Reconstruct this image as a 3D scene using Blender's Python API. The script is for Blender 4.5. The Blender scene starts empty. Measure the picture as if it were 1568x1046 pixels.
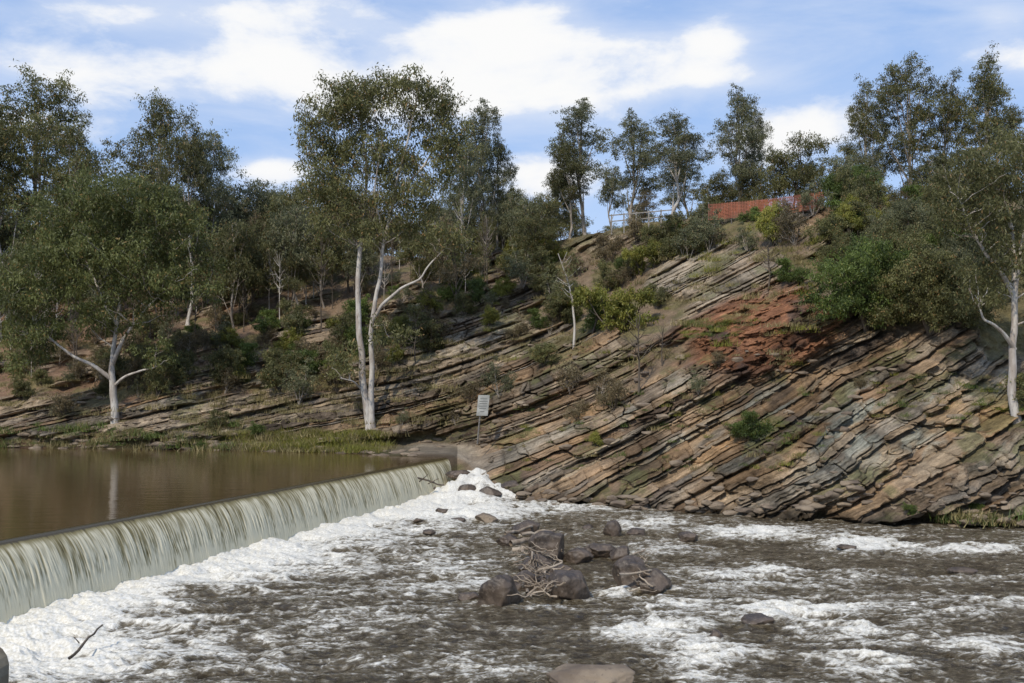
import bpy, bmesh, math, random
import numpy as np
from mathutils import Vector
rng = np.random.default_rng(7)
random.seed(7)
F = 1524.0      # survey constant: bearings / elevations are tabulated on a sheet with this focal distance
CH = 5.5        # survey station height above lower water
WL = 1.75       # weir pool level
# ------------------------------------------------------------------ noise
perm = rng.permutation(256); perm = np.concatenate([perm, perm, perm])
rv = rng.random(256)
def vn2(x, y):
    xi = np.floor(x).astype(np.int64); yi = np.floor(y).astype(np.int64)
    fx = x-xi; fy = y-yi; fx = fx*fx*(3-2*fx); fy = fy*fy*(3-2*fy)
    xi &= 255; yi &= 255
    def h(a, b): return rv[perm[perm[a & 255]+(b & 255)]]
    return (h(xi, yi)*(1-fx)+h(xi+1, yi)*fx)*(1-fy)+(h(xi, yi+1)*(1-fx)+h(xi+1, yi+1)*fx)*fy
def vn3(x, y, z):
    zi = np.floor(z).astype(np.int64); fz = z-zi; fz = fz*fz*(3-2*fz)
    return vn2(x+zi*37.7, y+zi*17.3)*(1-fz)+vn2(x+(zi+1)*37.7, y+(zi+1)*17.3)*fz
def fbm2(x, y, o=4, g=0.5):
    s = 0; a = 1; t = 0
    for i in range(o):
        s = s+a*vn2(x+i*13.1, y+i*7.7); t += a; a *= g; x, y = 2.03*(x*.8-y*.6), 2.03*(x*.6+y*.8)
    return s/t
def sst(a, b, x):
    t = np.clip((x-a)/(b-a), 0, 1); return t*t*(3-2*t)
# ------------------------------------------------------------------ mesh helper
def make_mesh(name, verts, faces, mats=(), fmat=None, attrs=None, smooth=True):
    me = bpy.data.meshes.new(name)
    verts = np.asarray(verts, dtype=np.float32)
    me.vertices.add(len(verts)); me.vertices.foreach_set("co", verts.ravel())
    loops = np.concatenate([f.ravel() for f in faces]).astype(np.int32)
    tot = np.concatenate([np.full(len(f), f.shape[1]) for f in faces]).astype(np.int32)
    st = np.concatenate([[0], np.cumsum(tot)[:-1]]).astype(np.int32)
    me.loops.add(len(loops)); me.loops.foreach_set("vertex_index", loops)
    me.polygons.add(len(tot)); me.polygons.foreach_set("loop_start", st)
    for m in mats: me.materials.append(m)
    if fmat is not None: me.polygons.foreach_set("material_index", np.asarray(fmat, dtype=np.int32))
    me.polygons.foreach_set("use_smooth", np.full(len(tot), smooth))
    me.update(calc_edges=True)
    if attrs:
        for k, v in attrs.items():
            v = np.asarray(v, dtype=np.float32)
            if v.ndim == 1:
                a = me.attributes.new(k, 'FLOAT', 'POINT'); a.data.foreach_set("value", v)
            else:
                if v.shape[1] == 3: v = np.concatenate([v, np.ones((len(v), 1), np.float32)], 1)
                a = me.attributes.new(k, 'FLOAT_COLOR', 'POINT'); a.data.foreach_set("color", v.ravel())
    return me
def add_obj(name, me, parent=None, loc=(0, 0, 0), rot=(0, 0, 0), sc=(1, 1, 1)):
    o = bpy.data.objects.new(name, me); bpy.context.scene.collection.objects.link(o)
    o.location = loc; o.rotation_euler = rot; o.scale = sc
    if parent: o.parent = parent
    return o
def grid_faces(nr, nc):
    i = np.arange(nr*nc).reshape(nr, nc)
    return np.stack([i[:-1, :-1], i[:-1, 1:], i[1:, 1:], i[1:, :-1]], -1).reshape(-1, 4)
class MB:
    def __init__(s): s.v = []; s.f = []; s.m = []; s.t = []; s.n = 0
    def add(s, v, f, m=0, tone=0.5):
        v = np.asarray(v, float); f = np.asarray(f)
        s.v.append(v); s.f.append(f+s.n); s.m.append(np.full(len(f), m)); s.n += len(v)
        s.t.append(np.full(len(v), tone) if np.isscalar(tone) else tone)
    def tube(s, pts, rad, sides=7, m=0, tone=0.5):
        pts = np.asarray(pts, float); rad = np.asarray(rad, float); n = len(pts)
        T = np.gradient(pts, axis=0); T /= np.linalg.norm(T, axis=1)[:, None]+1e-9
        ref = np.array([0.13, 0.97, 0.2]) if abs(T[:, 1]).mean() < .8 else np.array([1., .1, .1])
        A = np.cross(T, ref); A /= np.linalg.norm(A, axis=1)[:, None]+1e-9
        B = np.cross(T, A)
        an = np.linspace(0, 2*np.pi, sides, endpoint=False)
        V = pts[:, None]+rad[:, None, None]*(np.cos(an)[None, :, None]*A[:, None]+np.sin(an)[None, :, None]*B[:, None])
        i = np.arange(n*sides).reshape(n, sides); j = np.roll(i, -1, axis=1)
        f = np.stack([i[:-1], j[:-1], j[1:], i[1:]], -1).reshape(-1, 4)
        s.add(V.reshape(-1, 3), f, m, tone)
    def box(s, c, h, m=0, rz=0):
        c = np.array(c, float); h = np.array(h, float)
        q = np.array([[x, y, z] for z in (-1, 1) for y in (-1, 1) for x in (-1, 1)])*h
        R = np.array([[math.cos(rz), -math.sin(rz), 0], [math.sin(rz), math.cos(rz), 0], [0, 0, 1]])
        s.add(q@R.T+c, [[0, 2, 3, 1], [4, 5, 7, 6], [0, 1, 5, 4], [2, 6, 7, 3], [0, 4, 6, 2], [1, 3, 7, 5]], m)
    def mesh(s, name, mats, smooth=True):
        V = np.concatenate(s.v); fm = []; fl = []
        for k in sorted({f.shape[1] for f in s.f}):
            fl.append(np.concatenate([f for f in s.f if f.shape[1] == k]))
            fm.append(np.concatenate([m for f, m in zip(s.f, s.m) if f.shape[1] == k]))
        return make_mesh(name, V, fl, mats, np.concatenate(fm), {'tone': np.concatenate(s.t)}, smooth)
# ------------------------------------------------------------------ materials
class NT:
    def __init__(s, name):
        s.mat = bpy.data.materials.new(name); s.mat.use_nodes = True
        s.t = s.mat.node_tree; s.n = s.t.nodes; s.l = s.t.links; s.n.clear()
        s.out = s.n.new('ShaderNodeOutputMaterial')
    def node(s, ty, **k):
        n = s.n.new(ty)
        for a, b in k.items(): setattr(n, a, b)
        return n
    def set(s, inp, v):
        if hasattr(v, 'is_linked') or hasattr(v, 'links'): s.l.new(v, inp)
        else: inp.default_value = v
    def math(s, op, a, b=0.0, c=0.0, clamp=False):
        n = s.node('ShaderNodeMath', operation=op); n.use_clamp = clamp
        s.set(n.inputs[0], a); s.set(n.inputs[1], b); s.set(n.inputs[2], c); return n.outputs[0]
    def mix(s, f, a, b, ty='MIX'):
        n = s.node('ShaderNodeMix', data_type='RGBA', blend_type=ty)
        s.set(n.inputs[0], f)
        s.set(n.inputs[6], a if not isinstance(a, tuple) else (*a, 1)[:4]); s.set(n.inputs[7], b if not isinstance(b, tuple) else (*b, 1)[:4])
        return n.outputs[2]
    def noise(s, vec, scale, detail=4, rough=.55, dist=0):
        n = s.node('ShaderNodeTexNoise'); s.set(n.inputs['Scale'], scale); n.inputs['Detail'].default_value = detail
        n.inputs['Roughness'].default_value = rough; n.inputs['Distortion'].default_value = dist
        if vec is not None: s.l.new(vec, n.inputs['Vector'])
        return n.outputs['Fac']
    def ramp(s, f, a, b):
        n = s.node('ShaderNodeMapRange', interpolation_type='SMOOTHSTEP'); s.set(n.inputs[0], f)
        n.inputs[1].default_value = a; n.inputs[2].default_value = b; return n.outputs[0]
    def mapping(s, vec, sc):
        n = s.node('ShaderNodeMapping'); n.inputs['Scale'].default_value = sc; s.l.new(vec, n.inputs[0]); return n.outputs[0]
    def obj(s): return s.node('ShaderNodeTexCoord').outputs['Object']
    def attr(s, name, o='Fac'): return s.node('ShaderNodeAttribute', attribute_name=name).outputs[o]
    def bump(s, h, st, d):
        n = s.node('ShaderNodeBump'); n.inputs['Strength'].default_value = st; n.inputs['Distance'].default_value = d
        s.l.new(h, n.inputs['Height']); return n.outputs[0]
    def pri(s, col, rough=.8, spec=.3, normal=None):
        p = s.node('ShaderNodeBsdfPrincipled'); s.set(p.inputs['Base Color'], (*col, 1) if isinstance(col, tuple) else col)
        s.set(p.inputs['Roughness'], rough); p.inputs['Specular IOR Level'].default_value = spec
        if normal is not None: s.l.new(normal, p.inputs['Normal'])
        return p.outputs[0]
    def done(s, sh): s.l.new(sh, s.out.inputs[0]); return s.mat

def leaf_mat(name, ca, cb, cc):
    t = NT(name); tone = t.attr('tone'); r = t.node('ShaderNodeObjectInfo').outputs['Random']
    c = t.mix(t.ramp(tone, .1, .75), ca, cb); c = t.mix(t.ramp(tone, .8, 1.0), c, cc)
    k = t.math('MULTIPLY_ADD', r, .5, .75)
    cm = t.node('ShaderNodeVectorMath', operation='SCALE'); t.l.new(c, cm.inputs[0]); t.l.new(k, cm.inputs['Scale'])
    d = t.pri(cm.outputs[0], .5, .35)
    tr = t.node('ShaderNodeBsdfTranslucent'); t.l.new(cm.outputs[0], tr.inputs[0])
    m = t.node('ShaderNodeMixShader'); m.inputs[0].default_value = .35
    t.l.new(d, m.inputs[1]); t.l.new(tr.outputs[0], m.inputs[2]); return t.done(m.outputs[0])
L_OLIVE = leaf_mat('gum_leaves_olive', (.088, .09, .032), (.19, .185, .07), (.32, .20, .08))
L_GREY = leaf_mat('gum_leaves_grey_green', (.10, .108, .055), (.21, .21, .105), (.32, .24, .12))
L_GREEN = leaf_mat('shrub_leaves_green', (.07, .10, .024), (.15, .20, .045), (.25, .26, .06))
L_YEL = leaf_mat('shrub_leaves_yellow_green', (.16, .17, .032), (.30, .29, .06), (.42, .32, .08))
L_DRY = leaf_mat('dry_grass_blades', (.18, .155, .06), (.35, .29, .13), (.45, .36, .19))
L_BROWN = leaf_mat('brown_scrub_leaves', (.11, .09, .045), (.22, .17, .09), (.28, .2, .10))
def bark_mat(name, a, b, dark):
    t = NT(name); o = t.obj(); m = t.mapping(o, (1, 1, .3))
    n1 = t.noise(m, 2.2, 5, .6); n2 = t.noise(t.mapping(o, (3, 3, .6)), 5, 4)
    c = t.mix(t.ramp(n1, .38, .62), a, b); c = t.mix(t.ramp(n2, .56, .75), c, dark)
    return t.done(t.pri(c, .8, .2, t.bump(n2, .5, .03)))
B_WHITE = bark_mat('pale_gum_bark', (.56, .52, .46), (.36, .31, .26), (.16, .13, .10))
B_GREY = bark_mat('grey_gum_bark', (.42, .37, .31), (.24, .20, .16), (.10, .08, .06))
B_DARK = bark_mat('dark_bark', (.13, .105, .08), (.075, .06, .045), (.04, .03, .025))
B_DRIFT = bark_mat('driftwood_bleached', (.40, .33, .25), (.22, .17, .12), (.08, .06, .05))

t = NT('cliff_rock_and_soil'); o = t.obj(); col = t.attr('Col', 'Color'); rock = t.attr('rock')
n1 = t.noise(o, 1.3, 6, .65); n2 = t.noise(o, 9, 5, .7); st = t.node('ShaderNodeCombineXYZ')
stv = t.attr('strata'); sp = t.node('ShaderNodeSeparateXYZ'); t.l.new(o, sp.inputs[0])
t.l.new(t.math('MULTIPLY', sp.outputs[0], .35), st.inputs[0]); t.l.new(t.math('MULTIPLY', sp.outputs[1], .35), st.inputs[1]); t.l.new(t.math('MULTIPLY', stv, 4.5), st.inputs[2])
n3 = t.noise(st.outputs[0], 1.6, 5, .7)
k = t.math('MULTIPLY', t.math('MULTIPLY_ADD', n1, 1.4, .30), t.math('MULTIPLY_ADD', n2, 1.5, .25))
kk = t.math('MAXIMUM', t.math('MULTIPLY', k, t.math('MULTIPLY_ADD', t.math('MULTIPLY', t.math('SUBTRACT', n3, .5), rock), 3.2, 1.0)), .18)
vm = t.node('ShaderNodeVectorMath', operation='SCALE'); t.l.new(col, vm.inputs[0]); t.l.new(kk, vm.inputs['Scale'])
h = t.math('ADD', t.math('MULTIPLY', t.math('MULTIPLY', n3, rock), 1.6), t.math('ADD', t.math('MULTIPLY', n2, .6), n1))
CLIFF = t.done(t.pri(vm.outputs[0], .85, .15, t.bump(h, 1.0, .18)))

t = NT('river_boulder_stone'); o = t.obj(); n1 = t.noise(o, 1.5, 6, .6); n2 = t.noise(o, 12, 5, .7)
c = t.mix(t.ramp(n1, .35, .65), (.045, .034, .026), (.12, .088, .062)); c = t.mix(t.ramp(n2, .5, .75), c, (.18, .145, .11))
BOULDER = t.done(t.pri(c, t.math('MULTIPLY_ADD', n1, .5, .2), .4, t.bump(n2, .6, .03)))
t = NT('dry_bank_stone'); o = t.obj(); n1 = t.noise(o, .8, 6, .6); n2 = t.noise(o, 8, 5, .7)
c = t.mix(t.ramp(n1, .35, .65), (.13, .10, .075), (.28, .22, .155)); c = t.mix(t.ramp(n2, .55, .75), c, (.08, .06, .05))
BANKST = t.done(t.pri(c, .85, .2, t.bump(n2, .7, .05)))
t = NT('weathered_concrete'); o = t.obj(); n1 = t.noise(o, .9, 7, .65); n2 = t.noise(o, 14, 4)
c = t.mix(t.ramp(n1, .3, .7), (.30, .25, .17), (.15, .12, .075)); CONC = t.done(t.pri(c, .8, .3, t.bump(n2, .4, .02)))

# lower river: turbid water + foam
t = NT('rapids_water'); o = t.obj(); fo = t.attr('foam')
n1 = t.noise(t.mapping(o, (.75, 1.3, 1)), 4.2, 7, .78, .9); n2 = t.noise(t.mapping(o, (.8, 1.5, 1)), 1.8, 6, .68, .6); n3 = t.noise(o, 15, 3, .65)
nl = t.noise(t.mapping(o, (.6, 1.2, 1)), 1.7, 5, .62, 1.2)
lace = t.math('SUBTRACT', 1.0, t.math('MULTIPLY', t.math('ABSOLUTE', t.math('SUBTRACT', nl, .5)), 9.0), clamp=True)
fm = t.math('ADD', fo, t.math('ADD', t.math('MULTIPLY_ADD', n1, 2.3, -1.19), t.math('MULTIPLY', lace, .12)))
mask = t.ramp(fm, .34, .92)
wc = t.mix(t.ramp(n2, .35, .65), (.048, .033, .014), (.105, .076, .038))
wc = t.mix(t.ramp(fm, .0, .42), wc, (.19, .15, .088))
hh = t.math('ADD', t.math('MULTIPLY', n2, 1.4), t.math('ADD', t.math('MULTIPLY', n1, .7), t.math('MULTIPLY', n3, .12)))
w = t.pri(wc, .10, .45, t.bump(hh, 1.0, .26))
fc = t.mix(t.ramp(n3, .3, .7), (.60, .56, .46), (.85, .82, .74))
f = t.pri(fc, .6, .15, t.bump(t.math('ADD', n1, t.math('MULTIPLY', n3, .3)), .5, .08))
m = t.node('ShaderNodeMixShader'); t.l.new(mask, m.inputs[0]); t.l.new(w, m.inputs[1]); t.l.new(f, m.inputs[2]); RAPIDS = t.done(m.outputs[0])
# pool
t = NT('weir_pool_water'); o = t.obj(); n1 = t.noise(t.mapping(o, (.5, 1.2, 1)), 1.6, 4, .6); n2 = t.noise(o, .12, 3)
c = t.mix(n2, (.075, .046, .017), (.11, .072, .03))
POOL = t.done(t.pri(c, .07, .38, t.bump(n1, .28, .05)))
# weir sheet
t = NT('falling_weir_water'); fo = t.attr('foam'); o = t.obj()
c = t.mix(t.ramp(fo, .1, .95), (.22, .18, .08), (.72, .65, .46)); c2 = t.mix(t.ramp(fo, .0, .16), (.07, .052, .022), c)
SHEET = t.done(t.pri(c2, t.ramp(fo, -.25, .5), .15))
t = NT('riverbed_ground'); o = t.obj(); n1 = t.noise(o, .3, 6); GROUND = t.done(t.pri(t.mix(n1, (.10, .08, .05), (.16, .14, .08)), .9))
def flat_mat(name, a, b, sc=6, rough=.6):
    t = NT(name); n = t.noise(t.obj(), sc, 5); return t.done(t.pri(t.mix(t.ramp(n, .35, .65), a, b), rough, .3))
ORANGE = flat_mat('orange_barrier_mesh', (.42, .14, .075), (.24, .095, .06), 1.2)
TIMBER = flat_mat('pale_rail_timber', (.36, .33, .29), (.22, .2, .17), 3)
SIGNM = flat_mat('sign_face_weathered', (.42, .42, .38), (.30, .30, .27), 4)
SIGNT = flat_mat('sign_lettering', (.12, .12, .11), (.16, .16, .15), 4)
POSTM = flat_mat('sign_post_steel', (.22, .2, .17), (.12, .11, .1), 8)
# ------------------------------------------------------------------ terrain
keys = [-420, 0, 300, 500, 590, 650, 700, 740, 800, 850, 1000, 1200, 1400, 1568, 2000]
tab = np.array([
 [(68, .8), (69.5, 1.8), (73, 3.4), (83, 7.2), (98, 13), (118, 20)],
 [(66, .8), (67.0, 1.8), (70, 3.3), (80, 7.8), (95, 13.5), (115, 20.5)],
 [(63.5, .8), (64.6, 1.8), (66.5, 3.0), (75, 7.6), (90, 13.5), (108, 20.5)],
 [(61, .8), (62.0, 1.8), (64.5, 2.6), (73, 8.5), (86, 14), (100, 19.5)],
 [(57.5, .8), (59.0, 1.8), (65, 2.4), (72, 8.5), (83, 14), (96, 18.5)],
 [(55.5, .8), (57.6, 1.9), (65, 2.4), (71, 8.2), (81, 14), (94, 18)],
 [(55.0, .3), (56.8, 1.9), (64, 2.4), (70, 8), (80, 13.7), (92, 18)],
 [(53, -.7), (54.8, .9), (61, 2.5), (68, 7.5), (78, 13.3), (90, 18)],
 [(49.8, -.7), (51.4, .25), (57, 2.4), (65, 7.2), (76, 13), (87, 18)],
 [(48.8, -.7), (50, .15), (55, 2.4), (63, 7.2), (74, 13), (84, 18.2)],
 [(46.3, -.7), (47.5, .15), (51, 3), (58, 8.5), (67, 13.6), (77, 18.4)],
 [(42.8, -.7), (43.8, .15), (47, 3.2), (53, 9), (60, 14), (68, 18)],
 [(41.3, -.7), (42.3, .15), (45.5, 3.4), (51, 9.4), (57, 14), (64, 18)],
 [(39.6, -.7), (40.6, .15), (44, 3.3), (50, 9), (56, 13.6), (63, 17.6)],
 [(37, -.7), (38, .15), (42, 3.3), (48, 9), (54, 13.6), (62, 17.6)]], float)
ext = np.zeros((len(keys), 8, 2)); ext[:, :6] = tab
ext[:, 6, 0] = tab[:, 5, 0]+60; ext[:, 6, 1] = tab[:, 5, 1]+1.5; ext[:, 7, 0] = 900; ext[:, 7, 1] = 22
NC = 1700; px = np.linspace(-420, 2000, NC)
ND = np.stack([np.interp(px, keys, ext[:, i, 0]) for i in range(8)]); NZ = np.stack([np.interp(px, keys, ext[:, i, 1]) for i in range(8)])
ker = np.hanning(41); ker /= ker.sum()
def smc(A): return np.stack([np.convolve(np.pad(r, 20, mode='edge'), ker, 'valid') for r in A])
ND = smc(ND); NZ = smc(NZ)
seg = [14, 130, 230, 160, 80, 24, 8]
tt = np.concatenate([i+np.linspace(0, 1, n, endpoint=False) for i, n in enumerate(seg)]+[[7.0]])
def crom(N, t):
    i = np.clip(np.floor(t).astype(int), 0, 6); f = (t-i)[:, None]
    p0 = N[np.clip(i-1, 0, 7)]; p1 = N[i]; p2 = N[i+1]; p3 = N[np.clip(i+2, 0, 7)]
    c = .5*((2*p1)+(-p0+p2)*f+(2*p0-5*p1+4*p2-p3)*f*f+(-p0+3*p1-3*p2+p3)*f**3)
    l = p1*(1-f)+p2*f
    return np.where((i >= 4)[:, None], l, .5*c+.5*l)
Y = crom(ND, tt); Z = crom(NZ, tt); A = ((px-784)/F)[None, :]; X = A*Y; T = np.repeat(tt[:, None], NC, 1)
slopew = sst(1.0, 1.8, T)*(1-sst(5, 5.6, T))
Y = Y+slopew*((fbm2(X*.12+5, Z*.16, 3)-.5)*3.4+(fbm2(X*.5, Z*.6+9, 3)-.5)*.7)
Z = Z+sst(1.2, 1.8, T)*(fbm2(X*.25, Y*.25, 3)-.5)*.5
xs = np.linspace(-120, 120, 2000); kx = .22+.33*sst(-14, 11, xs); kx = np.where(xs > 34, .3, kx)
Sx = np.cumsum(kx)*(xs[1]-xs[0]); Sx -= np.interp(0, xs, Sx)
S = Z-np.interp(X, xs, Sx)-.03*(Y-50)+(fbm2(X*.07, Z*.10, 2)-.5)*1.0+(fbm2(X*.9, Z*.9, 3)-.5)*.12
PXv = 784+F*X/Y; PYv = 600-(Z-CH)*F/Y
blobs = [(1130, 690, 520, 160, 1.7), (790, 590, 260, 110, 1.5), (1090, 425, 130, 70, 1.4), (1180, 510, 170, 110, 1.6), (620, 600, 160, 80, 1.3), (450, 630, 320, 50, 1.1),
         (1500, 680, 260, 170, 1.6), (1380, 560, 170, 80, 1.4), (480, 510, 65, 38, 1.3), (770, 440, 90, 60, 1.1), (690, 510, 130, 55, .9), (1000, 370, 130, 35, .8), (1250, 350, 90, 50, 1.1), (150, 640, 300, 42, 1.0), (640, 465, 60, 42, 1.1), (330, 590, 130, 55, .7), (60, 560, 140, 40, .5), (300, 520, 60, 30, .7)]
R = np.zeros_like(X)
for bx, by, rx, ry, s_ in blobs:
    R = np.maximum(R, s_*(1-((PXv-bx)/rx)**2-((PYv-by)/ry)**2))
R = sst(.05, .6, R+(fbm2(X*.3, S*.7, 4)-.51)*2.3)*sst(.3, .8, T)*(1-sst(4.8, 5.3, T))
bench = (np.exp(-((PXv-665)/75)**4))*(1-sst(1.8, 2.1, T)); R *= 1-bench
def layers(S, X, tmin, tmax, seed, blo, bhi, pw=1.8):
    g = np.random.default_rng(seed); b = np.cumsum(tmin+(tmax-tmin)*g.random(1600)**pw)-130
    th = np.diff(b, append=b[-1]+1); pr = g.random(1601); bl = g.uniform(blo, bhi, 1601); of = g.random(1601)*50
    i = np.searchsorted(b, S)-1; i = np.clip(i, 0, 1599); f = (S-b[i]); e = np.minimum(f, th[i]-f)
    q = X/bl[i]+of[i]+.5*(vn2(X*1.7, S*2)-.5)+S*.35; bi = np.floor(q); bf = q-bi; eb = np.minimum(bf, 1-bf)*bl[i]
    tb = g.random(4096); hsh = tb[((i*131+bi.astype(int)*57) % 4096)]
    return i, e, pr[i], hsh, eb, f/th[i]
i1, e1, p1, h1, eb1, f1 = layers(S, X, .13, .9, 3, .6, 2.6, 2.0)
i2, e2, p2, h2, eb2, f2 = layers(S+.12*vn2(X*.8, S), X, 1.2, 3.2, 5, 2, 7)
i3, e3, p3, h3, eb3, f3 = layers(S+.03*vn2(X*2, S), X, .07, .24, 15, .4, 1.6)
rust = np.clip(2.0*(1-((PXv-1150-(520-PYv)*.7)/140)**2-((PYv-515)/82)**2)+(fbm2(X*.5, S, 3)-.5)*1.2, 0, 1)
wj = .25+.75*sst(0, .07, eb1)
d1 = (p1*.50+h1*.42)*(.2+.8*sst(0, .06, e1))*wj*(1-.3*f1)
d2 = (p2*.9+h2*.6)*sst(0, .2, e2+.02)*(.5+.5*sst(0, .15, eb2))
d3 = (p3*.10+h3*.12)
crag = fbm2(X*1.6+31, Z*1.6, 4); crag2 = np.abs(fbm2(X*.8+3, Z*.9+S, 4)-.5)*2
disp = R*(1-.75*rust)*(d1+d2*.9+d3)+R*rust*(1.3+np.floor(crag2*5)/5*1.5)
disp += (1-R)*slopew*(fbm2(X*1.3, Z*1.3+30, 4)-.5)*1.1+R*(fbm2(X*3, S*6, 3)-.5)*.2+R*(crag-.5)*.8
disp *= sst(.4, 1.1, T)
Yd = Y-disp; Xd = X
Zd = Z+R*(h1-.5)*.06
P = np.stack([Xd, Yd, Zd], -1)
du = np.gradient(P, axis=1); dv = np.gradient(P, axis=0); N = np.cross(du, dv); N /= np.linalg.norm(N, axis=-1, keepdims=True)+1e-9
up = np.abs(N[..., 2])
# colours
pal = np.array([(.41, .315, .205), (.26, .20, .14), (.38, .245, .135), (.10, .078, .058), (.29, .25, .195), (.48, .39, .275), (.175, .13, .095), (.24, .165, .11)])
g = np.random.default_rng(11)
w0 = np.array([.19, .2, .12, .13, .13, .1, .12, .11])
ch = g.choice(8, 1601, p=w0/w0.sum()); chb = g.choice(8, 4096, p=w0/w0.sum())
base = pal[ch[i1]]*.65+pal[chb[(i1*31+(h1*900).astype(int)) % 4096]]*.35
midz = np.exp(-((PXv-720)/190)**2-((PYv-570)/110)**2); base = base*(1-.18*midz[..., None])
lich = np.exp(-((PXv-1250)/330)**2-((PYv-650)/70)**2)*sst(.46, .58, fbm2(X*.7+4, S*2.0, 4))*.8*(p1 > .4)
base = base*(1-lich[..., None])+np.array((.33, .345, .28))*lich[..., None]
ochre = np.exp(-((PXv-1180)/420)**2-((PYv-650)/130)**2)*sst(.48, .62, fbm2(X*.4+40, S*1.3, 3))*.5
base = base*(1-ochre[..., None])+np.array((.40, .245, .115))*ochre[..., None]
cream = np.clip(1.3-((PXv-1075)/110)**2-((PYv-430)/55)**2, 0, 1)*.5
base = base*(1-cream[..., None])+np.array((.44, .375, .28))*cream[..., None]
rc = np.array((.27, .118, .058))+(np.array((.10, .06, .045))-np.array((.27, .118, .058)))*sst(.42, .62, fbm2(X*.8, Z*.8, 4))[..., None]
base = base*(1-rust[..., None]*.9)+rc*rust[..., None]*.9
stain = sst(.46, .66, fbm2(X*.7+3, Z*.6, 5)); base = base*(1-.48*stain[..., None])
leftred = sst(700, 150, PXv)
sn = fbm2(X*.4, Y*.4+Z*.3, 5)
soil = np.array((.155, .11, .07))*(1-sn[..., None])+np.array((.27, .20, .13))*sn[..., None]
soil = soil*(1-.5*leftred[..., None])+np.array((.24, .13, .08))*.5*leftred[..., None]
gr = sst(.47, .61, fbm2(X*.6+20, Z*.8+Y*.2, 5))*.75
gc = np.array((.09, .09, .034))+(np.array((.21, .18, .08))-np.array((.09, .09, .034)))*fbm2(X*1.5, Y*1.5, 3)[..., None]
soil = soil*(1-gr[..., None])+gc*gr[..., None]
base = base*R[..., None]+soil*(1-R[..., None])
lg = R*sst(.5, .75, up)*sst(.56, .64, fbm2(X*.5+70, S*.9+Z*.2, 5))*.55
base = base*(1-lg[..., None])+np.array((.125, .13, .045))*lg[..., None]
bank = (1-sst(1.75, 2.1, T))*sst(.9, 1.1, T)
path = bench*bank; base = base*(1-path[..., None]*.85)+np.array((.42, .35, .26))*path[..., None]*.85
grass_b = bank*np.exp(-((PXv-480)/130)**4)*.8
base = base*(1-grass_b[..., None])+np.array((.20, .19, .06))*grass_b[..., None]
wet = 1-sst(.05, .6, Z-np.where(PXv < 700, WL, 0)); base = base*(1-.65*wet[..., None])
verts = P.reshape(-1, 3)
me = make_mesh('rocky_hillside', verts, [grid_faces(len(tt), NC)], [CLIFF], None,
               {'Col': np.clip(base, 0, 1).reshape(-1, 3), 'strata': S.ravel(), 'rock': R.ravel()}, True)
add_obj('hillside_terrain', me)
PYd = 600-(Zd-CH)*F/Yd
r0_, r1_ = 14, sum(seg[:5])-4
def ground_at(bx, by):
    c = int(np.clip(round((bx+420)/2420*(NC-1)), 0, NC-1))
    r = r0_+int(np.argmin(np.abs(PYd[r0_:r1_, c]-by))); return P[r, c].copy()
def ground_d(bx, d):
    c = int(np.clip(round((bx+420)/2420*(NC-1)), 0, NC-1)); r = 10+int(np.argmin(np.abs(Yd[10:, c]-d))); return P[r, c].copy()
gp = make_mesh('ground', [(-2500, -400, -1.5), (2500, -400, -1.5), (2500, 3000, -1.5), (-2500, 3000, -1.5)], [np.array([[0, 1, 2, 3]])], [GROUND]); add_obj('ground', gp)
# ------------------------------------------------------------------ weir
c0 = np.array([-12.7, 24.7]); dr = np.array([8.7, 30.3]); dr /= np.linalg.norm(dr); nn = np.array([dr[1], -dr[0]])
def crest(y): return c0+dr*((y-c0[1])/dr[1])
u = np.linspace(-20.5, 34.3, 3000); po = np.array([-.42, -.34, -.26, -.14, 0, .2, .38, .52, .62, .7]); pz = np.array([1.735, 1.752, 1.748, 1.72, 1.63, 1.42, 1.1, .7, .3, -.2])
vv = np.linspace(0, 9, 90); O = np.interp(vv, range(10), po); Zs = np.interp(vv, range(10), pz)
O = np.convolve(np.pad(O, 4, mode='edge'), np.ones(9)/9, 'valid'); Zs = np.convolve(np.pad(Zs, 4, mode='edge'), np.ones(9)/9, 'valid')
U, V = np.meshgrid(u, vv); fall = sst(3.4, 8.5, V)
Uw = U+.05*(vn2(U*2, V*.5)-.5)*fall*3
st1 = vn2(Uw*9+V*.12, V*.3); st2 = vn2(Uw*24, V*.6+5); st3 = vn2(Uw*3.2, V*.2+9); st4 = vn2(Uw*.9, V*.12); spk = vn2(U*20, V*2.6); st5 = vn2(Uw*48, V*1.1+15)
strk = st1*.22+st2*.28+st3*.18+st4*.12+st5*.20
amp = sst(3.6, 6.5, V)*.10
off = O[:, None]+amp*(strk-.4); zz = Zs[:, None]+0*U
fo = sst(3.2, 4.6, V)*np.clip((strk-.34)*2.2+fall*.28+(spk-.5)*.55*fall+.12, 0.03, 1)
fo = np.clip(fo+sst(7.2, 9, V)*.5, 0, 1)
WX = c0[0]+dr[0]*U+nn[0]*off; WY = c0[1]+dr[1]*U+nn[1]*off
me = make_mesh('weir_waterfall', np.stack([WX, WY, zz], -1).reshape(-1, 3), [grid_faces(len(vv), len(u))], [SHEET], None, {'foam': fo.ravel()})
add_obj('weir_waterfall', me)
b = MB(); prof = [(-1.2, -1.5), (-1.2, 1.6), (-.3, 1.6), (.0, 1.5), (.25, 1.1), (.42, .6), (.5, 0), (.55, -1.5)]
pv = []
for uu in (-20.5, 33.9):
    for o_, z_ in prof: q = c0+dr*uu+nn*(o_-.12); pv.append((q[0], q[1], z_))
b.add(pv, [[i, i+1, i+9, i+8] for i in range(7)]); add_obj('concrete_weir', b.mesh('concrete_weir', [CONC], False))
def cp(y, o): q = crest(y)+nn*o; return (q[0], q[1], WL)
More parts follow.
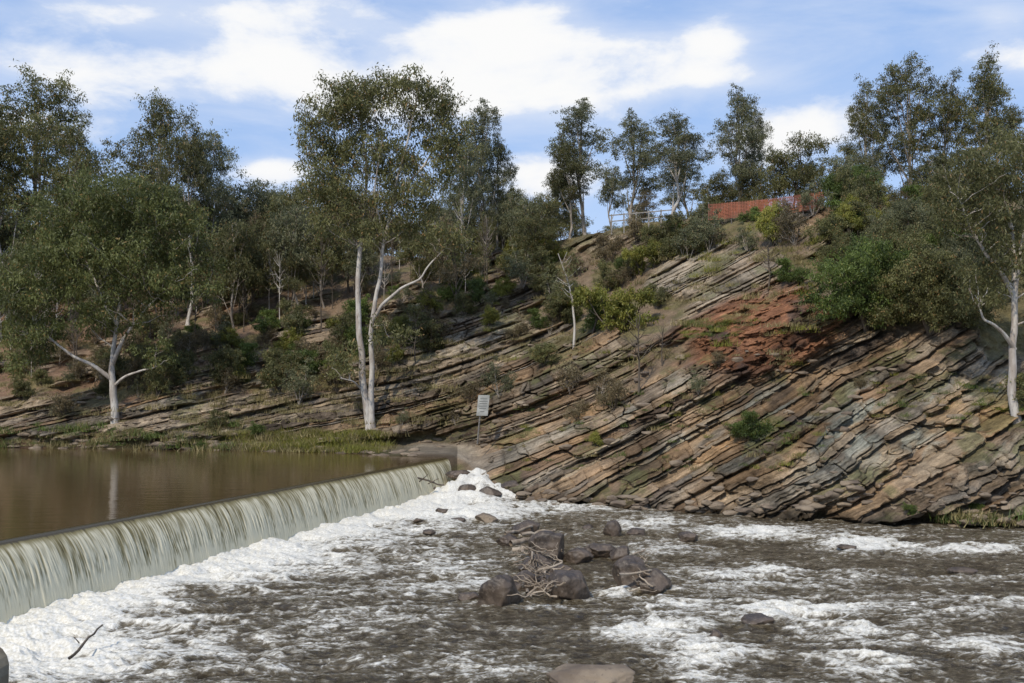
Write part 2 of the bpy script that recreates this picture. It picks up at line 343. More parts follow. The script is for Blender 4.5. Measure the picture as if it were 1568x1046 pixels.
pl = make_mesh('weir_pool_water', [cp(3, -.36), cp(60, -.36), (-3.5, 66, WL), (-60, 80, WL), (-300, 90, WL), (-300, 0, WL)], [np.array([[0, 1, 2, 3, 4, 5]])], [POOL])
add_obj('river_pool_water', pl)
# ------------------------------------------------------------------ lower river
nr, nc = 680, 1500
dd = 1/np.linspace(1/11.0, 1/60.0, nr); aa = np.linspace(-.80, .80, nc); Dg, Ag = np.meshgrid(dd, aa, indexing='ij'); GX = Ag*Dg; GY = Dg.copy()
dist = (GX-c0[0])*nn[0]+(GY-c0[1])*nn[1]-.65; dc = np.clip(dist, 0, 99)
fo = np.exp(-(dc/1.6)**2)*.55+.32*np.exp(-(dc/4.3)**2)+.16*np.exp(-(dc/8)**2)
agit = np.exp(-(dc/5)**2)*.35
fb = [(1150, 815, 80, 9, .6), (1330, 832, 70, 13, .65), (1480, 842, 130, 8, .45), (1200, 937, 80, 16, .65), (1010, 965, 70, 20, .55), (1070, 1010, 70, 24, .65),
      (1310, 965, 100, 14, .45), (1330, 1015, 80, 22, .4), (1500, 930, 120, 14, .35), (985, 802, 60, 10, .45), (1100, 885, 130, 14, .28), (1180, 872, 40, 8, .45), (690, 880, 110, 38, .22), (560, 950, 150, 30, .16),
      (700, 785, 100, 18, .5), (880, 775, 120, 8, .35), (1020, 840, 90, 12, .3), (1270, 925, 60, 8, .4), (1500, 1000, 90, 25, .35), (960, 905, 60, 10, .35), (870, 930, 70, 8, .3), (640, 1000, 200, 30, .12), (280, 1010, 200, 40, .14), (70, 985, 150, 50, .42), (1400, 885, 180, 12, .22), (450, 870, 120, 20, .15), (500, 835, 120, 12, .15), (1040, 925, 60, 14, .3), (760, 1030, 140, 18, .15)]
SPX = 784+F*GX/GY; SPY = 600+CH*F/GY
for bx, by, rx, ry, s_ in fb:
    e = np.exp(-((SPX-bx)/rx)**2-((SPY-by)/ry)**2); fo = fo+e*s_; agit = agit+e*s_*1.1
fo = fo+.07+.05*sst(850, 1100, SPX)
fo *= 1-.6*np.exp(-((SPX-360)/110)**2-((SPY-925)/14)**2)
wx = GX+.8*(fbm2(GX*.5, GY*.5+50, 2)-.5); wy = GY+.8*(fbm2(GX*.5+30, GY*.5, 2)-.5)
rid = 1-np.abs(2*fbm2(wx*.55+3, wy*1.1, 4)-1)*2.4
rid2 = 1-np.abs(2*fbm2(wx*1.8+13, wy*3.2, 4)-1)*2.0
rid3 = 1-np.abs(2*fbm2(wx*4.5+53, wy*7, 3)-1)*2.0
n_l = fbm2(GX*.35, GY*.7, 4)
foam = np.clip(fo+(rid-.35)*.28*np.clip(fo*2+.35, 0, 1)+(rid2-.35)*.32*np.clip(fo*2+.45, 0, 1)+(rid3-.4)*.16+(n_l-.5)*.45, 0, 1.3)
agit = np.clip(agit+.5, 0, 1.25)
GZ = agit*((fbm2(GX*.5+9, GY*1.0, 3)-.5)*.46+(rid-.3)*.13+(rid2-.3)*.075+(rid3-.3)*.022)-.03
GZ += .10*np.exp(-(dc/.8)**2)*(.3+fbm2(GX*2.5, GY*2.5, 3))
casc = sst(48.4, 54.6, GY+1.8*(fbm2(GX*.9, GY*.5, 2)-.5))*(1-sst(-3.0, 2.1, GX+1.6*(fbm2(GX*.7+5, GY*.8, 2)-.5)))*sst(-.2, 1.8, dist+.3)
cz = 1.25*casc; cz = cz+.10*np.sin(cz*18+GX)*sst(.05, .3, casc)+.24*(fbm2(GX*1.8, GY*1.6, 4)-.5)*sst(.02, .3, casc)
GZ += cz; foam = np.clip(foam+sst(.02, .2, casc)*(-.12+.75*fbm2(GX*1.8+8, GZ*5+GY*.8, 4)), 0, 1.3)
me = make_mesh('rapids', np.stack([GX, GY, GZ], -1).reshape(-1, 3), [grid_faces(nr, nc)], [RAPIDS], None, {'foam': foam.ravel()})
add_obj('river_rapids_water', me)
# ------------------------------------------------------------------ rocks
def ico(n):
    bm = bmesh.new(); bmesh.ops.create_icosphere(bm, subdivisions=n, radius=1); bm.verts.ensure_lookup_table()
    r = np.array([v.co[:] for v in bm.verts]), np.array([[v.index for v in f.verts] for f in bm.faces]); bm.free(); return r
ICO, ICF = ico(5); ICO3, ICF3 = ico(3)
def rockv(seed, h, cuts=14, lo=False):
    g = np.random.default_rng(seed); v = (ICO3 if lo else ICO).copy()
    for k in range(cuts):
        n = g.normal(size=3); n /= np.linalg.norm(n); o = g.uniform(.58, .9); dd_ = v@n-o; v -= np.clip(dd_, 0, None)[:, None]*n*.95
    q = v*1.7+seed*3.1; v *= (1+.22*(vn3(q[:, 0], q[:, 1], q[:, 2])-.5)+.10*(vn3(q[:, 0]*3, q[:, 1]*3, q[:, 2]*3)-.5)+.04*(vn3(q[:, 0]*9, q[:, 1]*9, q[:, 2]*9)-.5))[:, None]
    rz = g.uniform(0, 6.28); c, s = math.cos(rz), math.sin(rz); v = v@np.array([[c, -s, 0], [s, c, 0], [0, 0, 1]]).T
    return v*np.array(h)
rocks = [(762, 932, 72, 50), (715, 922, 34, 14), (876, 920, 64, 52), (840, 862, 64, 46), (808, 822, 44, 26), (937, 822, 26, 26), (922, 853, 38, 22), (952, 858, 34, 20), (968, 902, 56, 46), (1004, 906, 58, 34),
         (1057, 828, 32, 12), (745, 800, 34, 14), (1165, 960, 46, 16), (1098, 978, 24, 12), (885, 862, 44, 24), (806, 905, 44, 26), (840, 905, 50, 26), (975, 820, 30, 10), (905, 852, 26, 16), (820, 880, 46, 26), (862, 885, 40, 20), (920, 1066, 150, 34), (1300, 842, 30, 8), (1480, 878, 40, 7), (655, 818, 20, 6), (778, 836, 40, 16), (700, 800, 22, 8), (676, 788, 20, 10), (640, 800, 16, 6), (900, 812, 20, 8)]
for k, (bx, by, w_, h_) in enumerate(rocks):
    d = CH*F/(by-600); x = (bx-784)/F*d; w = w_*d/F; h = h_*d/F
    me = MB(); me.add(rockv(k+2, (w*.56, w*.5, h*.75)), ICF)
    m = BANKST if k in (21, 11) else BOULDER
    add_obj('river_boulder', me.mesh('river_boulder', [m]), loc=(x, d+w*.35, h*.30))
for k, (bx, by, d, w, h) in enumerate([(672, 772, 50.3, .5, .4), (652, 745, 52.6, .5, .3), (715, 748, 51.4, .5, .35), (750, 752, 51.0, .6, .35), (700, 724, 54.2, .8, .3), (785, 745, 52.2, .7, .4)]):
    me = MB(); me.add(rockv(k+80, (w, w*.8, h)), ICF); add_obj('cascade_rock', me.mesh('cascade_rock', [BOULDER]), loc=((bx-784)/F*d, d, CH-(by-600)*d/F-.1))
b = MB(); g = np.random.default_rng(21)
for k in range(560):
    if k < 160: bx = g.uniform(-200, 640); p = ground_d(bx, np.interp(bx, keys, ext[:, 1, 0])+abs(g.normal(0, 1.3))-.4); s = g.uniform(.15, .45)
    elif k < 380: bx = g.uniform(790, 1900); p = ground_d(bx, np.interp(bx, keys, ext[:, 1, 0])+abs(g.normal(0, .7))-1.3); s = g.uniform(.1, .38)
    else: bx = g.uniform(100, 1500); p = ground_at(bx, g.uniform(520, 690)); s = g.uniform(.12, .35)
    b.add(rockv(300+k, (s*1.3, s*.8, s*g.uniform(.3, .6)), 12, True)+p, ICF3)
add_obj('riverbank_stones', b.mesh('riverbank_stones', [BANKST]))
def stick(b, p, q, r0, r1, wob=.06, n=9, sides=6):
    p = np.array(p, float); q = np.array(q, float); L = np.linalg.norm(q-p); s = np.linspace(0, 1, n)[:, None]
    w = np.cumsum(rng.normal(0, wob*L/3, (n, 3)), 0); w -= s*w[-1]
    b.tube(p+(q-p)*s+w, np.linspace(r0, r1, n), sides)
def wpt(bx, by, z=0):
    d = (CH-z)*F/(by-600); return np.array([(bx-784)/F*d, d, z])
b = MB()
for k in range(95):
    c = wpt(rng.choice([800, 835, 830, 850, 820, 812, 985]), rng.uniform(835, 905), rng.uniform(.2, .6)); an = rng.uniform(0, 3.14); L = rng.uniform(.3, 1.1)
    v = np.array([math.cos(an), math.sin(an)*.6, rng.uniform(-.5, .5)])*L; stick(b, c-v/2, c+v/2, rng.uniform(.012, .036), .008, .14)
stick(b, wpt(782, 832, .3), wpt(828, 822, .4), .11, .08); stick(b, wpt(786, 840, .3), wpt(832, 836, .4), .09, .07); stick(b, wpt(772, 818, .3), wpt(815, 806, .4), .08, .05)
stick(b, wpt(800, 820, .3), wpt(850, 812, .4), .07, .05); stick(b, wpt(806, 905, .1), wpt(815, 845, .6), .05, .03); stick(b, wpt(945, 880, .5), wpt(1010, 875, .45), .04, .02); stick(b, wpt(800, 885, .3), wpt(860, 862, .65), .06, .03)
add_obj('driftwood_pile', b.mesh('driftwood_pile', [B_DRIFT]))
b = MB(); p = wpt(110, 1008, 0); q = wpt(157, 957, .45)
stick(b, p, q, .035, .018, .05); stick(b, wpt(122, 985, .25), wpt(113, 975, .4), .015, .008)
add_obj('broken_branch', b.mesh('broken_branch', [B_DARK]))
b = MB()
for (a1, b1, d1_, a2, b2, d2_, r_) in [(615, 733, 50.9, 680, 743, 50.6, .07), (640, 738, 50.8, 655, 726, 50.5, .03), (655, 741, 50.8, 672, 733, 50.5, .03), (615, 733, 50.9, 625, 753, 50.5, .04)]:
    stick(b, ((a1-784)/F*d1_, d1_, CH-(b1-600)*d1_/F), ((a2-784)/F*d2_, d2_, CH-(b2-600)*d2_/F), r_, r_*.5)
add_obj('stranded_branch', b.mesh('stranded_branch', [B_DARK]))
b = MB(); n = 14; vs = []
for yy in (8, 16.4):
    for a_ in np.linspace(0, math.pi, n): vs.append((-8.95+.62*math.cos(a_), yy+.5*(math.sin(a_)), .7+.55*math.sin(a_)))
    vs += [(-9.57, yy, -1), (-8.33, yy, -1)]
k = n+2; ring = list(range(n))+[n, n+1]
b.add(vs, [[ring[(i+1) % k], ring[i], ring[i]+k, ring[(i+1) % k]+k] for i in range(k)]); b.f.append(np.array([[k+r for r in ring]])); b.m.append(np.array([0]))
add_obj('concrete_wing_wall', b.mesh('concrete_wing_wall', [CONC], False))
# ------------------------------------------------------------------ trees
def leaves(b, cs, rs, per, L, W, g, m=1, flat=.75, droop=.8):
    for c, r in zip(cs, rs):
        n = int(per*(r/np.mean(rs))**2*g.uniform(.6, 1.4))
        sub = g.normal(0, .6*r, (6, 3))*np.array([1, 1, flat])
        pos = c+sub[g.integers(0, 6, n)]+g.normal(0, .26*r, (n, 3))*np.array([1, 1, flat*1.1])
        d = g.normal(0, .6, (n, 3)); d[:, 2] -= droop; d /= np.linalg.norm(d, axis=1)[:, None]
        s = np.cross(d, g.normal(size=(n, 3))); s /= np.linalg.norm(s, axis=1)[:, None]+1e-9
        l = L*g.uniform(.6, 1.3, n)[:, None]; w = W*g.uniform(.7, 1.3, n)[:, None]
        V = np.stack([pos, pos+d*l*.45+s*w/2, pos+d*l, pos+d*l*.45-s*w/2], 1).reshape(-1, 3)
        tn = np.clip(g.uniform(.1, .75)+g.normal(0, .16, n), 0, .8); tn = np.where(g.random(n) < .04, 1, tn)
        b.add(V, np.arange(n*4).reshape(n, 4), m, np.repeat(tn, 4))
def lobes_pts(lobes, g, mind):
    out = []
    for cx, cy, cz, rx, ry, rz, n in lobes:
        k = 0; tries = 0
        while k < n and tries < n*15:
            tries += 1; v = g.normal(size=3); v /= np.linalg.norm(v); v *= g.random()**.42
            p = np.array([cx+v[0]*rx, cy+v[1]*ry, cz+v[2]*rz])
            if out and min(np.sum((np.array(out)-p)**2, axis=1)) < mind**2: continue
            out.append(p); k += 1
    return np.array(out)
def bez(p, q, up, n):
    s = np.linspace(0, 1, n)[:, None]; m = p*.45+q*.55; m = m+np.array([0, 0, up])
    return p*(1-s)**2+2*m*s*(1-s)+q*s*s
def gen_tree(name, seed, paths, lobes, mats, per=300, cr=.9, L=.26, W=.07, mind=.9, twig=.018, leafy=True, sides=8):
    g = np.random.default_rng(seed); b = MB(); nodes = []; nrad = []
    for pts, r0, r1 in paths:
        pts = np.array(pts, float); n = max(8, len(pts)*6)
        s = np.linspace(0, len(pts)-1, n); Pp = np.stack([np.interp(s, range(len(pts)), pts[:, i]) for i in range(3)], 1)
        Lt = np.linalg.norm(Pp[-1]-Pp[0]); Pp[1:-1] += g.normal(0, .0055*Lt, (n-2, 3))
        for _ in range(4): Pp[1:-1] = .25*Pp[:-2]+.5*Pp[1:-1]+.25*Pp[2:]
        rr = (r0+(r1-r0)*np.linspace(0, 1, n)**.8)*(1+g.normal(0, .03, n))
        if r0 > .15 and pts[0][2] < .3: rr[0] *= 1.5; rr[1] *= 1.15
        b.tube(Pp, rr, sides, 0)
        for k in range(max(1, int(n*.3)), n): nodes.append(Pp[k]); nrad.append(rr[k])
    cs = lobes_pts(lobes, g, mind)
    Nn = np.array(nodes); Nr = np.array(nrad)
    order = np.argsort([np.min(np.sum((Nn-c)**2, 1)) for c in cs])
    for oi in order:
        c = cs[oi]; dv_ = c-Nn; dist_ = np.linalg.norm(dv_, axis=1); hz = np.linalg.norm(dv_[:, :2], axis=1)
        cost = dist_+np.clip(hz*.6-dv_[:, 2], 0, None)*1.4+(Nr < .03)*.6
        k = int(np.argmin(cost)); n = max(4, int(dist_[k]*1.6)+3)
        pp = bez(Nn[k], c, -.12*dist_[k]*g.uniform(-.5, 1.5), n); pp[1:-1] += g.normal(0, .05*dist_[k]**.5, (n-2, 3))
        r0 = min(Nr[k]*.7, twig+.016*dist_[k]); rr = np.linspace(r0, twig*.6, n)
        b.tube(pp, rr, 5, 0); Nn = np.concatenate([Nn, pp[1:]]); Nr = np.concatenate([Nr, rr[1:]])
    if leafy: leaves(b, cs, g.uniform(.6, 1.35, len(cs))*cr, per, L, W, g)
    return b.mesh(name, mats)
def rl(pts, d0, bx, by): return [((x-bx)*d0/F, dy, (by-y)*d0/F) for x, y, dy in pts]
def place(name, me, p, sc=(1, 1, 1), rz=0, parent=None): return add_obj(name, me, parent, loc=tuple(p), rot=(0, 0, rz), sc=sc)
def lb(l, d0, bx, by): return [((x-bx)*d0/F, dy, (by-y)*d0/F, rx*d0/F, ry_, rz_*d0/F, n) for x, y, rx, rz_, dy, ry_, n in l]
d0 = 65.0; B = (568, 664)
paths = [(rl([(568, 664, 0), (560, 600, 0), (550, 520, 0), (547, 440, .2), (549, 380, .3), (556, 320, .3), (560, 250, .3), (553, 180, .2), (545, 130, 0)], d0, *B), .28, .04),
         (rl([(570, 660, 0), (570, 590, -.1), (570, 500, -.3), (577, 440, -.3), (588, 370, -.4), (602, 310, -.5), (620, 240, -.6), (640, 150, -.6)], d0, *B), .22, .04),
         (rl([(571, 488, -.3), (585, 465, -.6), (615, 440, -1), (645, 428, -1.3), (660, 405, -1.5), (688, 378, -1.6)], d0, *B), .13, .03),
         (rl([(549, 375, .3), (535, 350, .3), (522, 300, .6), (505, 240, 1)], d0, *B), .13, .03),
         (rl([(590, 360, -.4), (575, 300, -1), (590, 220, -1.5)], d0, *B), .10, .03),
         (rl([(556, 595, 0), (545, 580, -.6), (526, 575, -1.2)], d0, *B), .08, .03),
         (rl([(606, 300, -.5), (650, 250, 0), (680, 190, .3)], d0, *B), .11, .03)]
lob = lb([(540, 155, 50, 40, 0, 2.0, 30), (500, 225, 42, 55, .5, 2.0, 30), (645, 160, 52, 38, 0, 2.1, 30), (590, 230, 65, 50, 0, 2.4, 38), (680, 225, 36, 55, .3, 1.8, 22), (515, 300, 50, 45, -.5, 1.8, 28), (620, 300, 60, 42, -.5, 1.8, 28), (480, 175, 24, 24, 0, 1.3, 8), (565, 345, 60, 30, -1, 1.8, 12), (695, 370, 35, 28, -1.6, 1.2, 9), (600, 500, 25, 40, -.5, 1, 3), (530, 560, 22, 30, -1, 1, 4), (600, 128, 30, 15, 0, 1.2, 7)], d0, *B)
me = gen_tree('gum_tree_twin_trunk', 1, paths, lob, [B_WHITE, L_OLIVE], per=190, cr=.82, L=.28, W=.075, mind=.75, sides=12)
place('gum_tree', me, ((568-784)/F*65, 65, CH-66*65/F-.1))
d0 = 68.0; B = (178, 668)
paths = [(rl([(178, 668, 0), (176, 620, 0), (172, 580, 0), (172, 550, 0), (178, 500, .2), (183, 440, .3), (178, 370, .3)], d0, *B), .33, .05),
         (rl([(172, 580, 0), (150, 560, -.4), (120, 545, -.8), (95, 525, -1), (65, 495, -1.2)], d0, *B), .17, .04),
         (rl([(173, 555, 0), (190, 520, -.3), (215, 490, -.7), (245, 460, -1), (275, 435, -1.2)], d0, *B), .16, .04),
         (rl([(175, 590, 0), (195, 574, -.4), (225, 566, -.8), (245, 562, -1)], d0, *B), .11, .04),
         (rl([(178, 500, .2), (150, 450, .6), (120, 390, 1), (100, 340, 1.2)], d0, *B), .13, .04),
         (rl([(182, 450, .2), (215, 390, .2), (235, 330, .2)], d0, *B), .12, .04)]
lob = lb([(180, 310, 95, 42, 0, 3.5, 60), (100, 360, 65, 55, 0, 3, 42), (250, 350, 65, 60, 0, 3, 42), (170, 400, 110, 55, -1, 3.5, 50), (70, 430, 55, 60, -1, 2.5, 30), (285, 420, 45, 60, -.5, 2.5, 22), (60, 490, 45, 40, -1, 2, 14), (230, 470, 60, 40, -1, 2, 12), (130, 480, 50, 35, -1, 2, 8), (250, 540, 30, 25, -1, 1.5, 4), (40, 540, 35, 30, -1, 1.5, 6)], d0, *B)
L_T2 = leaf_mat('broad_gum_leaves', (.085, .098, .028), (.18, .195, .062), (.32, .22, .08))
me = gen_tree('gum_tree_broad', 2, paths, lob, [B_WHITE, L_T2], per=210, cr=.85, L=.27, W=.08, mind=.75, sides=12)
place('gum_tree', me, ((178-784)/F*68, 68, CH-66*68/F-.15))
d0 = 44.0; B = (1568, 745)
paths = [(rl([(1568, 745, 0), (1560, 680, 0), (1552, 600, 0), (1553, 530, 0), (1556, 450, .2), (1568, 380, .3), (1590, 300, .3), (1600, 220, .3)], d0, *B), .26, .05),
         (rl([(1553, 535, 0), (1535, 515, -.3), (1512, 498, -.6), (1492, 492, -.8), (1484, 470, -.9)], d0, *B), .11, .03),
         (rl([(1555, 450, .2), (1535, 420, 0), (1510, 395, -.2), (1480, 355, -.4), (1462, 310, -.5)], d0, *B), .13, .03),
         (rl([(1557, 430, .2), (1562, 350, .6), (1545, 280, .8)], d0, *B), .12, .03)]
lob = lb([(1530, 270, 60, 55, 0, 2, 38), (1480, 330, 55, 45, -.3, 1.6, 22), (1600, 250, 70, 60, 0, 2, 30), (1540, 370, 60, 50, 0, 1.8, 20), (1470, 260, 45, 30, 0, 1.5, 14), (1500, 440, 45, 40, -.5, 1.3, 10), (1610, 400, 60, 80, 0, 2, 18)], d0, *B)
me = gen_tree('gum_tree_right', 3, paths, lob, [B_WHITE, L_OLIVE], per=180, cr=.6, L=.20, W=.05, mind=.55, sides=12)
place('gum_tree', me, ((1568-784)/F*44, 44, CH-145*44/F))
def tall(seed, H=20, wd=6.5, mats=None, per=140, lean=0, low=.42, nl=8, dens=15, cr=.76):
    g = np.random.default_rng(seed); mats = mats or [B_GREY, L_OLIVE]
    wob = np.cumsum(g.normal(0, .25, (7, 2)), 0); tp = [(0, 0, 0)]+[(wob[i, 0]+lean*(i+1)/7, wob[i, 1], H*.9*(i+1)/7) for i in range(7)]
    paths = [(tp, H*.010+.03, .04)]
    lobes = []
    for k in range(nl):
        z = H*(low+(1-low)*(k+.5)/nl*.93); rr = wd*.5*math.sin(math.pi*min(1, .28+.72*(k+.5)/nl))**.6*g.uniform(.75, 1.25); an = k*2.4+g.uniform(-.5, .5); of = rr*.58*(1-.5*(k == nl-1))
        i = min(6, int(z/(H*.9)*7)); c = (tp[i][0]+of*math.cos(an), tp[i][1]+of*math.sin(an), z)
        j = max(1, i-2); paths.append(([tp[j], (tp[j][0]*.4+c[0]*.6, tp[j][1]*.4+c[1]*.6, tp[j][2]*.45+c[2]*.55), c], H*.005, .025))
        lobes.append((*c, rr*.58, rr*.58, H*g.uniform(.06, .095), dens))
    return gen_tree('gum_template', seed+50, paths, lobes, mats, per=per, cr=cr, L=.29, W=.085, mind=.72)
G = [tall(11), tall(12, 20, 5.2, [B_GREY, L_GREY], low=.35), tall(13, 20, 7.5, [B_WHITE, L_OLIVE], nl=9), tall(14, 20, 6.5, [B_WHITE, L_GREY], low=.45), tall(15, 20, 9, [B_GREY, L_OLIVE], low=.42, nl=10, dens=16)]
M = [tall(21, 10, 5.5, [B_GREY, L_OLIVE], low=.35, nl=6, dens=11), tall(22, 10, 4.5, [B_GREY, L_GREY], low=.4, nl=6, dens=9), tall(23, 10, 6.5, [B_DARK, L_OLIVE], low=.3, nl=7, dens=12), tall(24, 10, 4.5, [B_DARK, L_BROWN], low=.35, nl=6, dens=8, per=100)]
def shrub(seed, mats, H=2.4, wd=3.2, per=190):
    g = np.random.default_rng(seed); paths = []; lobes = []
    for k in range(6):
        an = g.uniform(0, 6.28); r = wd*.36*g.random()**.5; z = H*g.uniform(.25, .85); c = (r*math.cos(an), r*math.sin(an), z)
        paths.append(([(0, 0, 0), (c[0]*.6, c[1]*.6, z*.5), c], .05, .015)); lobes.append((*c, wd*.2, wd*.2, H*.2, 5))
    return gen_tree('shrub_template', seed, paths, lobes, mats, per=per, cr=.38, L=.17, W=.06, mind=.28, twig=.012, sides=5)
SH = {'o': [shrub(31, [B_DARK, L_OLIVE]), shrub(32, [B_DARK, L_OLIVE], 3, 2.6), shrub(41, [B_GREY, L_GREY], 3.6, 2.4, 90)], 'g': [shrub(33, [B_DARK, L_GREEN]), shrub(34, [B_DARK, L_GREEN], 2.8, 2.8)],
      'y': [shrub(35, [B_DARK, L_YEL]), shrub(36, [B_DARK, L_YEL], 3, 2.6)], 'b': [shrub(37, [B_DARK, L_BROWN], 2.4, 2.8, 80), shrub(38, [B_GREY, L_BROWN], 3.4, 2.4, 60)]}
def dead(seed, H=4):
    return gen_tree('bare_tree', seed, [([(0, 0, 0), (.1, 0, H*.3), (-.1, 0, H*.6), (.1, 0, H*.9)], .08, .02)], [(0, 0, H*.7, H*.35, H*.3, H*.28, 26)], [B_DARK, B_DARK], mind=.3, twig=.02, leafy=False)
named = [(60, 95, 118, G[4], 1.15), (105, 90, 175, G[0], .9), (10, 92, 150, G[2], 1.2), (235, 92, 152, G[4], .95), (322, 88, 200, G[3], .9), (290, 84, 175, G[2], .8), (742, 88, 150, G[1], 1.0), (760, 90, 200, G[0], .7), (705, 84, 215, G[3], .75),
         (893, 84, 152, G[1], 1.1), (872, 83, 215, G[0], .7), (962, 82, 165, G[1], 1.0), (1022, 73, 172, G[3], .95), (1050, 80, 215, G[1], .8), (1126, 80, 124, G[1], .85), (1150, 82, 165, G[3], .6), (1385, 78, 88, G[4], 1.0), (1340, 80, 130, G[2], .75), (1488, 76, 100, G[2], .9), (1440, 78, 110, G[0], .8), (1555, 74, 150, G[0], .8), (1640, 72, 120, G[2], 1), (1750, 70, 140, G[4], 1), (-80, 95, 140, G[2], 1), (-200, 95, 150, G[4], 1)]
for k, (bx, d, top, me, wf) in enumerate(named):
    p = ground_d(bx, d); ht = CH+(600-top)*d/F-p[2]; s = ht/19.3
    place('gum_tree', me, (p[0], p[1], p[2]-.2), (wf*max(s, .75), wf*max(s, .75), s), k*1.7)
mid = [(1212, 76, 208, M[2], 1.0), (1185, 75, 225, M[0], .8), (1240, 76, 240, M[0], .7), (400, 92, 272, M[1], 1.2), (440, 90, 300, M[0], 1), (360, 92, 290, M[3], 1), (935, 78, 250, M[1], .8), (1080, 79, 270, M[0], .8), (700, 76, 330, M[3], 1.1), (650, 78, 330, M[0], 1), (800, 80, 300, M[1], .9), (830, 78, 330, M[2], .9),
       (1290, 70, 240, M[1], 1), (1420, 68, 230, M[0], 1.1), (1500, 66, 230, M[2], 1), (1400, 64, 290, M[3], 1), (985, 80, 290, M[3], .7), (1110, 78, 255, M[2], .6), (1160, 79, 250, M[0], .7)]
for k, (bx, d, top, me, wf) in enumerate(mid):
    p = ground_d(bx, d); ht = CH+(600-top)*d/F-p[2]; s = ht/9.6
    place('small_gum_tree', me, (p[0], p[1], p[2]-.2), (wf*max(s, .7), wf*max(s, .7), s), k*2.1)
p = ground_at(878, 535); me = gen_tree('slender_gum', 61, [([(0, 0, 0), (0, 0, 2.2), (-.1, 0, 3.2), (-.5, 0, 4.6), (-1.0, 0, 6)], .09, .025)], [(-.6, 0, 4.8, 1.2, 1, 1.5, 16)], [B_WHITE, L_OLIVE], per=50, cr=.5, L=.2, W=.05, mind=.4)
place('slender_gum_tree', me, p)
D = [dead(71, 4), dead(72, 5)]
for k, (bx, by, s) in enumerate([(1168, 443, .75), (972, 605, .95), (1010, 560, .6), (640, 560, .8), (1300, 420, .7)]): place('bare_tree', D[k % 2], ground_at(bx, by), (s, s, s), k)
bush = gen_tree('large_bush', 91, [([(0, 0, 0), (-.8, 0, 2), (-1.6, 0, 3.4)], .12, .03), ([(0, 0, 0), (1, 0, 2), (1.8, .3, 3.2)], .12, .03), ([(0, 0, 0), (0, .2, 2.5), (.1, 0, 4.4)], .12, .03)],
   [(-1.6, 0, 3.0, 1.9, 1.7, 1.2, 36), (1.7, 0, 2.7, 1.9, 1.7, 1.3, 36), (.2, 0, 4.0, 1.6, 1.5, 1.1, 28), (-2.6, 0, 1.6, 1.3, 1.2, .8, 18), (0, -.5, 1.8, 2, 1.2, 1.1, 22), (2.8, 0, 1.4, 1.2, 1.2, .8, 16)], [B_DARK, L_GREEN], per=190, cr=.5, L=.17, W=.06, mind=.42)
bush2 = bush.copy(); bush2.materials[1] = L_OLIVE
bush3 = bush.copy(); bush3.materials[1] = L_GREY
for bx, by, s, m_ in [(1320, 500, .95, bush), (1420, 505, .85, bush2), (1365, 440, .75, bush2), (1318, 318, .6, bush), (1480, 470, .8, bush3), (1290, 420, .5, bush2), (1440, 350, .7, bush2), (1520, 420, .8, bush2), (1385, 380, .6, bush3), (1460, 415, .6, bush)]:
    place('leafy_bush', m_, ground_at(bx, by)-np.array([0, .2, .3]), (s, s, s), bx)
hp = bpy.data.objects.new('hillside_shrubs', None); bpy.context.scene.collection.objects.link(hp)
sl = [(930, 505, 'y', 1.2), (905, 510, 'g', .9), (960, 500, 'y', 1), (750, 500, 'y', .55), (725, 610, 'b', .6), (765, 605, 'o', .7), (1140, 668, 'g', .6), (915, 615, 'b', .7), (935, 625, 'b', .7), (440, 540, 'y', .7), (430, 600, 'o', 1), (460, 618, 'o', .9), (375, 560, 'g', .8), (560, 500, 'g', .9), (420, 510, 'g', .9),
      (870, 600, 'b', .7), (980, 420, 'y', .8), (1000, 410, 'y', .7), (1260, 380, 'o', .8), (1215, 375, 'b', .9), (1200, 430, 'g', .6), (660, 480, 'y', .7), (690, 460, 'g', .8), (800, 440, 'o', 1), (840, 400, 'y', .9), (910, 680, 'y', .3), (620, 650, 'o', .35), (700, 650, 'b', .5), (1490, 800, 'g', .4), (1360, 785, 'g', .2),
      (1550, 620, 'o', .6), (150, 600, 'b', .9), (110, 640, 'b', .8), (310, 690, 'g', .25), (330, 660, 'o', .5), (385, 676, 'g', .5), (520, 600, 'b', .9), (1290, 310, 'g', .9), (1350, 330, 'y', .7), (620, 520, 'y', .7), (650, 520, 'o', .8),
      (1105, 342, 'o', .45), (1145, 338, 'g', .5), (1075, 345, 'o', .6), (1235, 330, 'o', .7), (1195, 335, 'b', .5), (1090, 560, 'b', .4), (1060, 600, 'o', .35), (880, 640, 'b', .5), (1010, 470, 'o', .5), (1330, 600, 'b', .4), (830, 560, 'o', .6), (790, 520, 'b', .6)]
for k, (bx, by, t_, s) in enumerate(sl):
    me = SH[t_][k % len(SH[t_])]; place('shrub', me, ground_at(bx, by)-np.array([0, .05, .15]), (s*1.1, s*1.1, s), k*1.3, hp)
g = np.random.default_rng(77)
for k in range(300):
    bx = g.uniform(-250, 1700); line_hi = np.interp(bx, [-250, 300, 600, 1000, 1250, 1700], [520, 500, 430, 355, 330, 320]); line_lo = np.interp(bx, [-250, 300, 480, 650, 850, 1000, 1250, 1700], [620, 610, 600, 550, 510, 410, 370, 400])
    by = g.uniform(line_hi, line_lo); t_ = g.choice(['o', 'g', 'y', 'b'], p=[.42, .13, .12, .33]); s = g.uniform(.35, .95)
    if 1060 < bx < 1275 and by < 375: continue
    me = SH[t_][k % len(SH[t_])]; place('shrub', me, ground_at(bx, by)-np.array([0, 0, .15]), (s, s, s*g.uniform(.8, 1.2)), k, hp)
fp = bpy.data.objects.new('background_gum_forest', None); bpy.context.scene.collection.objects.link(fp)
